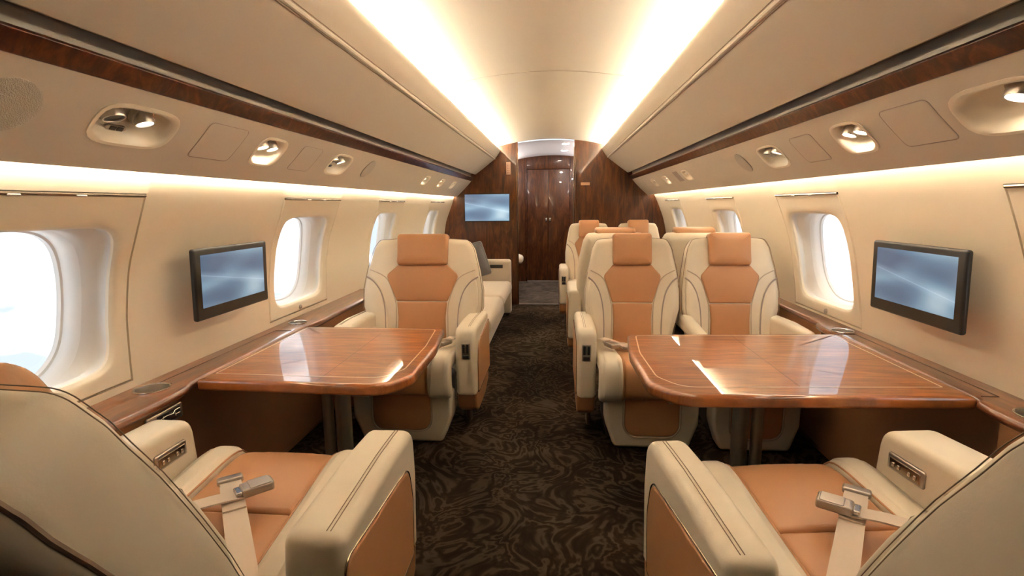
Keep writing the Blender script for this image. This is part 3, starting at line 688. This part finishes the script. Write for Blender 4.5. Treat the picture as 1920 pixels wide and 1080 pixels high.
for s, z, fn, nm in ((-1, ZL, fL, 'left'), (1, ZR, fR, 'right')):
    # lower console wall, tan leather
    ys = [-.2, 6.15]; xw = (-1.262 if s < 0 else 1.352)
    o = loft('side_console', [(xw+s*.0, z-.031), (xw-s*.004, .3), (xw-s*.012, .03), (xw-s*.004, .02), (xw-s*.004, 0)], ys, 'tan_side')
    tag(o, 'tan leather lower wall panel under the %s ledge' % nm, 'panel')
    # box below the ledge next to the near seats
    Yn = [(.3, 1.47), (2.46, 3.42)] if s < 0 else [(.3, 1.42), (2.44, 3.4), (3.4, 6.1)]
    for q, (ya, yb) in enumerate(Yn):
        yy = [ya+(yb-ya)*k/10 for k in range(11)]
        V = []; F = []
        for y in yy:
            xi = fn(y)+s*.022; V += [Vector((xi, y, z-.029)), Vector((xi+s*.004, y, z-.125)), Vector((xw, y, z-.15)), Vector((xw, y, z-.029))]
        for i in range(10):
            for j in range(4): F.append((i*4+j, i*4+(j+1) % 4, i*4+4+(j+1) % 4, i*4+4+j))
        F.append((3, 2, 1, 0)); F.append((40, 41, 42, 43))
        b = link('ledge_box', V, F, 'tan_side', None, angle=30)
        tag(b, 'tan leather fascia box under the %s ledge %s' % (nm, ['beside the near seat', 'beside the facing seat', 'along the far half of the cabin'][q]), 'panel')
        if s < 0 and q == 0:
            xi = fn(1.42)+s*.022
            sw = thing('switch_panel', 'small nickel-framed black switch panel in the fascia below the left cup holder', 'switch', (xi+.004, 1.400, z-.064), 0)
            rz = -math.atan2(fn(1.46)-fn(1.34), .12); sw.rotation_euler = (0, 0, rz)
            V, F = rbox(.010, .15, .050, .006); link('bezel', V, F, 'nickel', sw)
            V, F = rbox(.006, .100, .034, .002, (.004, .012, 0)); d = link('display', V, F, 'black', sw)
            mb = MB()
            for a, b2 in (((-.035, .004), (-.012, .006)), ((-.035, -.008), (-.02, -.006)), ((-.022, .010), (-.022, -.010)), ((-.012, .006), (.02, .002)), ((.02, .002), (.028, .010)), ((.028, .010), (.05, .010)), ((.02, .002), (.03, -.004)), ((.03, -.004), (.05, -.004)), ((.03, -.01), (.03, .004))):
                mb.add(*tube_geo([(.0075, a[0]+.008, a[1]), (.0075, b2[0]+.008, b2[1])], .0009, 4))
            mb.build('display_marks', 'chrome', d)
# ------------------------------------------------------------------ tables
def table(s, z, pts, rad, inl, label, legs, seamx):
    t = thing('table', label, 'table', (s*.8, 1.85, 0)); ox, oy = s*.8, 1.85
    poly = roundpoly(pts, rad, 8, .06)
    mp = lambda u, v_, w: Vector((u-ox, v_-oy, z+w))
    top = slab('tabletop', poly, mp, -.036, .003, .012, 'table', t, nc=6)
    def strip(path, wd, m_, nm, zz=.0036, closed=True):
        P_ = [Vector(p) for p in path]; V = []; F = []; n = len(P_)
        for i in range(n):
            a = P_[i-1] if (i or closed) else P_[i]; b = P_[(i+1) % n] if (i < n-1 or closed) else P_[i]; d = (b-a).normalized(); q = Vector((-d.y, d.x))*wd/2
            V += [mp(P_[i].x+q.x, P_[i].y+q.y, zz), mp(P_[i].x-q.x, P_[i].y-q.y, zz)]
        for i in range(n if closed else n-1): j = (i+1) % n; F.append((2*i, 2*i+1, 2*j+1, 2*j))
        return link(nm, V, F, m_, top, smooth=False)
    strip(roundpoly(inl, rad and [r*.8 for r in rad], 8, .06), .0048, 'inlay', 'inlay')
    strip([(seamx, 1.56), (seamx, 2.20)], .0022, 'seam', 'leaf_seam', .0034, False)
    mb = MB()
    for x, y, r in legs: mb.add(*lathe_geo([(r, .012), (r, z-.036)], Matrix.Translation((x-ox, y-oy, 0)), 24))
    mb.build('leg', 'steel', t)
    V, F = rbox(.34, .20, .014, .006, (legs[0][0]-ox+s*.02, legs[0][1]-oy, .007)); link('foot_plate', V, F, 'steel', t)
    V, F = rbox(.30, .22, .02, .006, (legs[0][0]-ox+s*.02, legs[0][1]-oy, z-.046)); link('mounting_plate', V, F, 'dark', t)
    return t
def scl(pts, k): return [((x-.058)*k+.058, y*k) for x, y in pts]
kL = (1.2-(ZL+.003))/.55; kR = (1.2-(ZR+.003))/.55
TL = scl([(-1.098, 1.513), (-.47, 1.492), (-.405, 1.60), (-.408, 1.95), (-.443, 2.262), (-1.098, 2.258)], kL)
TR = scl([(1.252, 1.498), (.43, 1.462), (.345, 1.56), (.335, 1.90), (.366, 2.185), (1.252, 2.235)], kR)
iL = scl([(-1.075, 1.578), (-.50, 1.563), (-.452, 1.66), (-.452, 1.95), (-.476, 2.228), (-1.075, 2.228)], kL)
iR = scl([(1.215, 1.580), (.445, 1.535), (.385, 1.63), (.375, 1.90), (.398, 2.158), (1.215, 2.205)], kR)
RD = [.006, .11, .10, .5, .035, .006]
table(-1, ZL, TL, RD, iL, 'glossy walnut table between the left seats', [(-.800, 1.93, .030), (-.862, 1.93, .022), (-.815, 2.00, .020)], -.72)
table(1, ZR, TR, RD, iR, 'glossy walnut table between the right seats', [(.765, 1.93, .030), (.828, 1.93, .022), (.785, 2.00, .020)], .80)

# ------------------------------------------------------------------ screens
def monitor(s, label):
    # hangs on the window wall, tilted with it
    yc, zc = (1.865, .935) if s < 0 else (1.80, .935)
    xc = (-1.172 if s < 0 else 1.248)
    t = thing('wall_monitor', label, 'monitor', (xc, yc, zc)); t.rotation_euler = (0, s*-.04, 0)
    w, h = .445, .252
    V, F = rbox(.020, w, h, .008, (0, 0, 0)); link('case', V, F, 'black', t)
    x = -s*.0105; pw, ph = .385, .186; dz = .010
    V = [(x, -pw/2, -ph/2+dz), (x, pw/2, -ph/2+dz), (x, pw/2, ph/2+dz), (x, -pw/2, ph/2+dz)]; V2 = [(x+s*.003, a[1], a[2]) for a in V]
    F = [(0, 1, 2, 3), (7, 6, 5, 4), (0, 1, 5, 4), (1, 2, 6, 5), (2, 3, 7, 6), (3, 0, 4, 7)]
    link('screen', V+V2, F, 'screen', t, smooth=False, uv=lambda c: ((c.y/pw+.5) if s < 0 else (.5-c.y/pw), c.z/ph+.5))
    V, F = rbox(.075, .10, .10, .008, (s*.050, -.03, -.01)); link('bracket', V, F, 'black', t)
    return t
monitor(-1, 'black wall monitor with blue screen on the left wall between windows')
monitor(1, 'black wall monitor with blue screen on the right wall between windows')
t = thing('bulkhead_television', 'flat television with bright blue screen on the wooden bulkhead left of the doorway', 'television', (-.75, YB-.03, 1.172))
V, F = rbox(.545, .028, .327, .004, (0, 0, 0)); link('case', V, F, 'black', t)
V = [(-.264, -.0152, -.155), (.264, -.0152, -.155), (.264, -.0152, .155), (-.264, -.0152, .155)]; V2 = [(a[0], -.012, a[2]) for a in V]
link('screen', V+V2, [(0, 1, 2, 3), (7, 6, 5, 4), (0, 1, 5, 4), (1, 2, 6, 5), (2, 3, 7, 6), (3, 0, 4, 7)], 'screen2', t, smooth=False, uv=lambda c: (c.x/.53+.5, c.z/.31+.5))

# ------------------------------------------------------------------ seats
def seat(label, loc, rz, k=1.0, hb=.235, hc=.225, arms=(1, 1), armw=(.095, .095), armx=None, group=None, belt=None, detail=True, panel='front', name='cabin_seat', headk=1.0, arec=0.0, bsh=0.0, th=.115, cin=.118, square=0, htop=1.036, bx=0):
    """local frame: sitter looks to -y, cushion front edge at y=0, floor z=0. k widens the back."""
    t = thing(name, label, 'seat', loc, rz, group)
    # --- base with inset front
    b = hb
    poly = roundpoly([(bx-b, .268), (bx-b, .14), (bx-b*.80, .012), (bx+b*.80, .012), (bx+b, .14), (bx+b, .268)], [.02, .08, .03, .03, .08, .02], 5, .04)
    base = slab('seat_base', poly, XZ(.16, -1), 0, .11, .016, 'cream', t)
    ip = roundpoly([(bx-b*.58, .262), (bx-b*.58, .076), (bx+b*.58, .076), (bx+b*.58, .262)], [.01, .07, .07, .01], 7, .03)
    slab('base_inset', ip, XZ(.052, -1), 0, .006, .004, 'tan', base, crown1=.003)
    tube('base_piping', [(p.x, .0475, p.y) for p in offset(ip, -.008)], .0026, 'pipe', base, 6, True)
    V, F = rbox(b*1.5, .36, .25, .02, (0, .34, .135)); link('pedestal', V, F, 'dark', t)
    # --- cushion, laid over a path in (y,z)
    path = smoothpts([(.60, .405), (.48, .415), (.30, .430), (.17, .444), (.085, .452), (.030, .446), (.006, .418), (.0, .375), (.0, .325), (.008, .288), (.035, .272), (.07, .270)], 5)
    L_ = [0]
    for a, c in zip(path, path[1:]): L_.append(L_[-1]+(c-a).length)
    LT = L_[-1]
    def cmap(u, v_, w):
        v_ = max(0, min(LT-1e-6, v_))
        i = next(i for i in range(len(L_)-1) if L_[i+1] >= v_); q = (v_-L_[i])/max(1e-9, L_[i+1]-L_[i]); p = path[i].lerp(path[i+1], q)
        i0 = max(0, i-1); i1 = min(len(path)-1, i+2); d = (path[i1]-path[i0]).normalized(); nn = Vector((d.y, -d.x))   # outward
        return Vector((u, p[0]-nn.x*w*1, p[1]-nn.y*w*1)) if False else Vector((u, p[0]+(-d.y*-1)*w, p[1]+(-d.x)*w))
    c = hc; sm = .30; ci = c-cin
    for ya, yb, nm in ((.01, sm, 'seat_cushion'), (sm+.003, LT-.01, 'seat_cushion')):
        # middle pad flares towards the back
        P0 = roundpoly([(-ci-(.020 if ya < .1 else .006), ya), (ci+(.020 if ya < .1 else .006), ya), (ci-(-.006 if ya < .1 else .004), yb), (-ci+(-.006 if ya < .1 else .004), yb)], .012, 3, .025)
        slab(nm, P0, cmap, -.05, .006, .014, 'tan', t, crown1=.004, nc=16)
    for sgn in (-1, 1):
        P0 = roundpoly([(sgn*(ci+.022), .01), (sgn*c, .01), (sgn*c, LT-.01), (sgn*(ci+.001), LT-.01), (sgn*(ci+.003), .55), (sgn*(ci+.010), .30)], [.01, .01, .02, .012, .05, .05], 4, .025)
        o = slab('cushion_bolster', P0, cmap, -.06, .020, .022, 'cream', t, crown1=.004, nc=24)
        if detail:
            pts = [cmap(sgn*(ci+.022+(-.012)*min(1, max(0, (y_-.05)/.3))-.006*min(1, max(0, (y_-.35)/.3))+.001), y_, .012) for y_ in [.03+(LT-.08)*j/40 for j in range(41)]]
            tube('bolster_piping', pts, .0028, 'tan' if sgn else 'pipe', o, 6)
    # --- backrest
    K = k
    bpath = smoothpts([(.485, .36), (.492, .46), (.510, .58), (.532, .70), (.560, .83), (.588, .93), (.605, 1.02), (.61, 1.06)], 4)
    def bmap(u, v_, w):
        # v is height; w>0 towards the sitter
        v2 = max(.36, min(1.059, v_))
        i = next(i for i in range(len(bpath)-1) if bpath[i+1][1] >= v2-1e-9); p, q = bpath[i], bpath[i+1]; f_ = (v2-p[1])/max(1e-9, q[1]-p[1]); y = p[0]+(q[0]-p[0])*f_
        d = (bpath[min(i+2, len(bpath)-1)]-bpath[max(i-1, 0)]).normalized()
        lat = .30*(u/K)**2/K if w > -.02 else .10*(u/K)**2
        return Vector((u, y+bsh-lat-w*d.y*1.0+arec*(v_-.4), .4+(v_-.4)*(1-.03*arec)+w*(d.x+arec*.75)))
    h = [(0.212, .40), (.236, .52), (.262, .62), (.262, .72), (.246, .84), (.222, .955), (.196, 1.004), (.10, 1.012)]
    if square: h = [(.236, .40), (.250, .52), (.256, .62), (.257, .72), (.256, .84), (.250, .945), (.228, 1.0), (.12, 1.012)]
    pts = [(K*x, z) for x, z in h]; allp = [(x, z) for x, z in pts]+[(-x, z) for x, z in pts[::-1]]
    poly = roundpoly(allp, [.02, .05, .05, .06, .08, .05, .035, .02, .02, .035, .05, .08, .06, .05, .05, .02], 5, .03)
    back = slab('backrest', poly, bmap, -th, .0, .030, 'cream', t, crown0=.012, crown1=.004, nc=7, nr=5, r0=.045)
    ins = roundpoly([(-K*.106, .862), (-K*.160, .800), (-K*.112, .652), (K*.112, .652), (K*.160, .800), (K*.106, .862)], [.02, .03, .01, .01, .03, .02], 5, .02)
    slab('backrest_insert', ins, bmap, -.03, .012, .010, 'tan', back, crown1=.006, nc=6)
    ins2 = roundpoly([(-K*.111, .648), (-K*.104, .56), (-K*.108, .42), (K*.108, .42), (K*.104, .56), (K*.111, .648)], [.008, .1, .01, .01, .1, .008], 5, .02)
    slab('backrest_insert', ins2, bmap, -.03, .012, .010, 'tan', back, crown1=.006, nc=6)
    for sg in (-1, 1):
        W = [(.150, .42), (.151, .55), (.160, .64), (.178, .71), (.208, .762), (.236, .786), (.244, .72), (.244, .63), (.224, .52), (.204, .42)]
        if sg > 0: W = W[::-1]
        Wp = roundpoly([(-K*sg*x*-1 if False else sg*K*x, z) for x, z in W], .02, 4, .02)
        slab('backrest_wing', Wp, bmap, -.03, .012, .012, 'cream', back, crown1=.006, nc=5)
        tr = smoothpts([(sg*K*x, z, 0) for x, z in [(.150, .42), (.151, .55), (.159, .64), (.177, .712), (.207, .764), (.238, .790)]], 5)
        if square: tr = tr[:-11]
        pp = [bmap(p[0]+sg*K*.008, p[1]+.002, .009) for p in tr]
        tube('wing_trim', pp, .0042, 'grey_trim', back, 6)
        tr = smoothpts([(sg*K*x, z, 0) for x, z in [(.116, .42), (.114, .60), (.122, .67), (.150, .765), (.176, .800), (.208, .820), (.232, .832)]], 5)
        tube('wing_seam', [bmap(p[0], p[1], .003) for p in tr], .0028, 'pipe', back, 6)
    if detail:  # stitched rim
        for ww in (-.010, -.017): tube('rim_stitch', [bmap(p.x, p.y, ww) for p in offset(poly, -.0002) if p.y > .42], .0009, 'stitch', back, 5)
        tube('shell_seam', [bmap(p.x, p.y, -th+.030) for p in offset(poly, .004) if p.y > .42], .0045, 'stitch', back, 6)
        # rear cover, darker edge seam
        rc = roundpoly([(-K*.150, .40), (-K*.165, .62), (-K*.150, .80), (-K*.11, .90), (K*.11, .90), (K*.150, .80), (K*.165, .62), (K*.150, .40)], .05, 5, .03)
        slab('back_cover', rc, bmap, -th-.025, -th+.02, .008, 'tan_side' if False else 'cream', back, nc=5, r0=.018)
        tube('back_cover_seam', [bmap(p.x, p.y, -th-.012) for p in offset(rc, -.003)], .0032, 'stitch', back, 5, True)
    # --- headrest: front pad wrapping over the top
    hw = .108*headk*K
    prof = roundpoly([(.475, .858), (.512, 1.018), (.54, 1.034), (.70, 1.022), (.715, .985), (.60, .99), (.56, .87)], [.016, .022, .02, .02, .012, .02, .012], 5, .02)
    def hmap(u, v_, w):  # u=y, v=z, w=x ; bulge the pad a little
        f_ = 1-(w/hw)**2
        return Vector((w, u-(.010*f_ if u < .53 else 0)+arec*.5+.018, v_+.004*f_))
    poly_h = prof; V = []; F = []
    # front pillow
    fp = roundpoly([(-hw, .856), (hw, .856), (hw, htop), (-hw, htop)], .022 if not square else .045, 6, .02)
    hp = slab('headrest', fp, bmap, -.065, .040, .020, 'tan', t, crown1=.008, nc=6, r0=.035)
    # --- armrests
    ax = armx or (hc+.006, hc+.006)
    for sg, on, aw, xin in ((-1, arms[0], armw[0], ax[0]), (1, arms[1], armw[1], ax[1])):
        if not on: continue
        if on == 'short':      # inner armrest pad between the twin seats
            pr = roundpoly([(.16, .50), (.15, .560), (.62, .600), (.62, .50)], [.02, .03, .02, .02], 5, .04)
            slab('armrest', pr, YZ(sg*xin, sg), 0, aw, .026, 'cream', t, nc=5); continue
        bot = .235 if on != 'wall' else .30
        f0 = .0 if on != 'wall' else -.028
        pr = roundpoly([(.115+f0, bot), (.100+f0, .45), (.112+f0, .592), (.30, .598), (.60, .585), (.64, bot)], [.02, .1, .058, .1, .03, .02], 7, .04)
        arm = slab('armrest', pr, YZ(sg*xin, sg), 0, aw, .024, 'cream', t, nc=6, nr=5)
        if on == 1 or on is True:
            sk = roundpoly([(.120, .25), (.60, .25), (.60, .17), (.46, .125), (.20, .125), (.135, .165)], [.01, .02, .03, .06, .05, .03], 5, .04)
            slab('arm_skirt', sk, YZ(sg*xin, sg), .004, aw-.003, .014, 'tan_side', arm)
            pn = roundpoly([(.172, .242), (.160, .40), (.185, .500), (.30, .512), (.60, .535), (.615, .242)], [.01, .08, .05, .06, .03, .01], 5, .04)
            slab('arm_panel', pn, YZ(sg*(xin+aw-.003), sg), 0, .007, .005, 'tan', arm)
            tube('arm_trim', [(sg*(xin+aw+.0005), p.x, p.y) for p in offset(pn, -.005)], .0022, 'bronze', arm, 6, True)
            if detail:
                for dq in (.010, .018):
                    tube('arm_stitch', [(sg*(xin+aw-.024-dq), y_, z_+.0008) for y_, z_ in [(.150, .594), (.2, .5965), (.30, .598), (.45, .592), (.58, .586)]], .0010, 'stitch', arm, 5)
            V, F = rbox(.022, .09, .17, .006, (sg*(xin+.02), .38, .075)); link('leg', V, F, 'leg', t)
        if panel == 'front' and on != 'wall':
            V, F = rbox(.044, .010, .088, .006, (sg*(xin+aw*.52), .100, .478)); cp = link('control_panel', V, F, 'nickel', arm)
            V, F = rbox(.013, .008, .045, .002, (sg*(xin+aw*.52)-.010, .0965, .490)); link('control_key', V, F, 'black', cp)
            V, F = rbox(.013, .008, .045, .002, (sg*(xin+aw*.52)+.010, .0965, .490)); link('control_key', V, F, 'black', cp)
            V, F = rbox(.032, .008, .018, .002, (sg*(xin+aw*.52), .0965, .449)); link('control_key', V, F, 'black', cp)
        if panel == 'inner' and on == 'wall':
            Mx = Matrix.Rotation(0, 3, 'X')
            V, F = rbox(.010, .118, .046, .006, (sg*(xin-.001), .190, .520)); cp = link('control_panel', V, F, 'nickel', arm)
            V, F = rbox(.006, .100, .030, .003, (sg*(xin-.005), .190, .518)); kk = link('control_plate', V, F, 'bronze', cp)
            for yy in (.155, .173, .207, .225):
                V, F = rbox(.006, .008, .012, .002, (sg*(xin-.008), yy, .517)); link('control_key', V, F, 'chrome', kk)
    return t
def ribbon(name, pts, wdir, width, th, m, parent):
    P_ = smoothpts(pts, 6); V = []; F = []; n = len(P_)
    for i in range(n):
        d = (P_[min(i+1, n-1)]-P_[max(i-1, 0)]).normalized(); q = d.cross(Vector((0, 0, 1)))
        q = q.normalized() if q.length > .15 else Vector(wdir); nn = q.cross(d).normalized()
        for a, b in ((-1, -1), (1, -1), (1, 1), (-1, 1)): V.append(P_[i]+q*a*width/2+nn*b*th/2)
    for i in range(n-1):
        for j in range(4): F.append((i*4+j, i*4+(j+1) % 4, i*4+4+(j+1) % 4, i*4+4+j))
    F.append((3, 2, 1, 0)); F.append(tuple((n-1)*4+j for j in range(4)))
    return link(name, V, F, m, parent, angle=50)
def frame_at(p, ang, tilt=0): return Matrix.Translation(p) @ Matrix.Rotation(ang, 4, 'Z') @ Matrix.Rotation(tilt, 4, 'Y')
def belt(t, A, B1, C, D):
    """two-part lap belt on a cushion, world coordinates; A->B1 the long tongue strap, C->D the buckle strap"""
    inv = (Matrix.Translation(t.location) @ Matrix.Rotation(t.rotation_euler.z, 4, 'Z')).inverted()
    W = lambda p: inv @ Vector(p)
    g = bpy.data.objects.new('seat_belt', None); COL.objects.link(g); g.parent = t; g.empty_display_size = .05
    mid = lambda a, b, f_, dz=0: (a[0]+(b[0]-a[0])*f_, a[1]+(b[1]-a[1])*f_, a[2]+(b[2]-a[2])*f_+dz)
    ribbon('strap', [W(A), W(mid(A, B1, .35, .004)), W(mid(A, B1, .7, .004)), W(B1)], (1, 0, 0), .052, .003, 'web', g)
    ribbon('strap', [W(C), W(mid(C, D, .4, .012)), W(mid(C, D, .75, .010)), W(D)], (1, 0, 0), .046, .004, 'web', g)
    ribbon('strap_fold', [W(mid(A, B1, .70, .007)), W(mid(A, B1, .85, .012)), W(mid(A, B1, 1.0, .006))], (1, 0, 0), .050, .006, 'web', g)
    for (p0, p1, sx, sy, nm) in ((A, B1, .030, .062, 'belt_tongue'), (C, D, .075, .048, 'belt_buckle')):
        a = W(p0); b = W(p1); ang = math.atan2(b.y-a.y, b.x-a.x); d = (b-a).normalized()
        Mx = Matrix.Rotation(ang, 3, 'Z'); c = b+d*sx*.45+Vector((0, 0, .008))
        V, F = rbox(sx, sy, .016 if nm == 'belt_tongue' else .022, .005, c, Mx); o = link(nm, V, F, 'nickel', g)
        if nm == 'belt_buckle':
            V, F = rbox(.016, sy*.8, .010, .003, c-d*(sx*.58)+Vector((0, 0, .002)), Mx); link('buckle_mouth', V, F, 'chrome', o)
            V, F = rbox(.050, sy*.9, .004, .002, c+d*.006+Vector((0, 0, .011)), Mx); link('buckle_lid', V, F, 'nickel', o)
YS = 2.38
sL = seat('wide cream and tan seat facing the camera behind the left table', (-.712, YS, 0), 0, 1.34, .255, .262, (1, 1), (.11, .107), group=None, headk=1.03)
sR1 = seat('cream and tan seat by the aisle facing the camera behind the right table', (.490, YS, 0), 0, 1.0, .225, .220, (1, 0), (.095, .09), armx=(.226, .226), headk=1.0, bx=.04)
sR2 = seat('cream and tan seat by the window facing the camera behind the right table', (1.022, YS, 0), 0, 1.0, .205, .200, ('short', 'wall'), (.068, .07), armx=(.200, .205), headk=1.04)
sF1 = seat('near left cream and tan seat with back to the camera, armrest by the aisle', (-.755, 1.45, 0), PI, 1.02, .24, .250, (1, 'wall'), (.125, .115), armx=(.296, .252), panel='inner', arec=.34, bsh=.11, th=.15, cin=.105, headk=1.42, square=1, htop=1.008)
sF2 = seat('near right cream and tan seat with back to the camera, armrest by the aisle', (.700, 1.475, 0), PI+.115, 1.02, .24, .250, ('wall', 1), (.14, .102), armx=(.240, .315), panel='inner', arec=.34, bsh=.11, th=.15, cin=.105, headk=1.42, square=1, htop=1.008)
sB1 = seat('aisle seat facing the bulkhead, back to back with the right table seats', (.475, 4.30, 0), PI, 1.0, .225, .222, (0, 1), (.09, .095), detail=False, headk=1.3)
sB2 = seat('window seat facing the bulkhead, back to back with the right table seats', (1.015, 4.30, 0), PI, 1.0, .205, .20, ('wall', 'short'), (.06, .07), detail=False, headk=1.3)
sB3 = seat('farthest aisle seat on the right, facing the camera before the bulkhead', (.405, 4.86, 0), 0, .92, .21, .21, (1, 0), (.09, .09), detail=False, headk=1.05)
sB4 = seat('farthest window seat on the right, facing the camera before the bulkhead', (.908, 4.86, 0), 0, .92, .21, .21, ('short', 'wall'), (.06, .09), armx=(.190, .216), detail=False, headk=1.05)
belt(sF1, (-.50, .80, .475), (-.795, 1.20, .475), (-.93, .93, .485), (-.720, 1.135, .490))
belt(sF2, (.56, .86, .475), (.808, 1.255, .475), (.93, 1.04, .485), (.745, 1.160, .490))
# short belts on the seats behind the tables
for t_, x, y in ((sL, -.50, 2.60), (sR1, .33, 2.60)):
    sg = 1 if x < 0 else -1
    belt(t_, (x+sg*.02, y+.20, .47), (x-sg*.10, y+.04, .462), (x+sg*.03, y+.06, .50), (x-sg*.00, y+.0, .492))
# ------------------------------------------------------------------ sofa on the left, cushion
t = thing('sofa', 'long cream upholstered divan along the left wall before the bulkhead', 'sofa', (-.85, 4.7, 0))
ox, oy = -.85, 4.7
def SX(y0): return lambda u, v_, w: Vector((u-ox, v_-oy, w))
V, F = rbox(.66, 2.38, .27, .02, (-.83-ox, 4.80-oy, .145)); link('sofa_base', V, F, 'fabric', t)
for j, (ya, yb) in enumerate(((3.60, 4.55), (4.56, 5.50))):
    P0 = roundpoly([(-1.10, ya), (-.405, ya), (-.405, yb), (-1.10, yb)], [.03, .05, .05, .03], 5, .06)
    slab('seat_cushion', P0, SX(0), .265, .395, .055, 'fabric', t, crown1=.018, nc=6, nr=6)
    q = [( -.72-ox, ya+.02-oy, .4155), (-.72-ox, yb-.02-oy, .4155)]
    P1 = roundpoly([(-1.12, ya), (-.72, ya), (-.72, yb), (-1.12, yb)], .03, 5, .06)
    slab('seat_pad', P1, SX(0), .35, .425, .03, 'fabric', t, crown1=.008)
    P2 = roundpoly([(ya, .42), (ya, .78), (yb, .78), (yb, .42)], .05, 5, .05)
    slab('back_cushion', P2, lambda u, v_, w: Vector((-1.13-ox+w-.12*(v_-.42), u-oy, v_)), -.06, .06, .04, 'fabric', t, crown1=.02)
P0 = roundpoly([(-1.13, .02), (-.425, .02), (-.425, .610), (-1.13, .610)], [.02, .02, .035, .02], 5, .06)
ar = slab('armrest', P0, lambda u, v_, w: Vector((u-ox, 5.62-oy-w+.06, v_)), 0, .12, .022, 'fabric', t)
V, F = rbox(.14, .02, .035, .004, (-.58-ox, 5.553-oy, .54)); link('arm_recess', V, F, 'dark', ar)
P0 = roundpoly([(-1.10, .02), (-.46, .02), (-.46, .615), (-1.10, .615)], [.02, .02, .03, .02], 5, .06)
slab('armrest', P0, lambda u, v_, w: Vector((u-ox, 3.58-oy-w, v_)), 0, .07, .022, 'fabric', t)
P0 = roundpoly([(-.185, -.185), (.185, -.185), (.185, .185), (-.185, .185)], .03, 6, .04)
Mp = Matrix.Translation((-.83, 5.34, .615)) @ Matrix.Rotation(.35, 4, 'Z') @ Matrix.Rotation(-.30, 4, 'X') @ Matrix.Rotation(PI/2, 4, 'X') @ Matrix.Rotation(.25, 4, 'Z')
o = slab('cushion', P0, lambda u, v_, w: Mp @ Vector((u*(1-.10*(abs(v_)/.2)**2*0), v_, w*(1.0))), -.022, .022, .02, 'greyfab', None, crown0=.05, crown1=.05)
tag(o, 'grey scatter cushion leaning in the far corner of the cream divan', 'cushion')
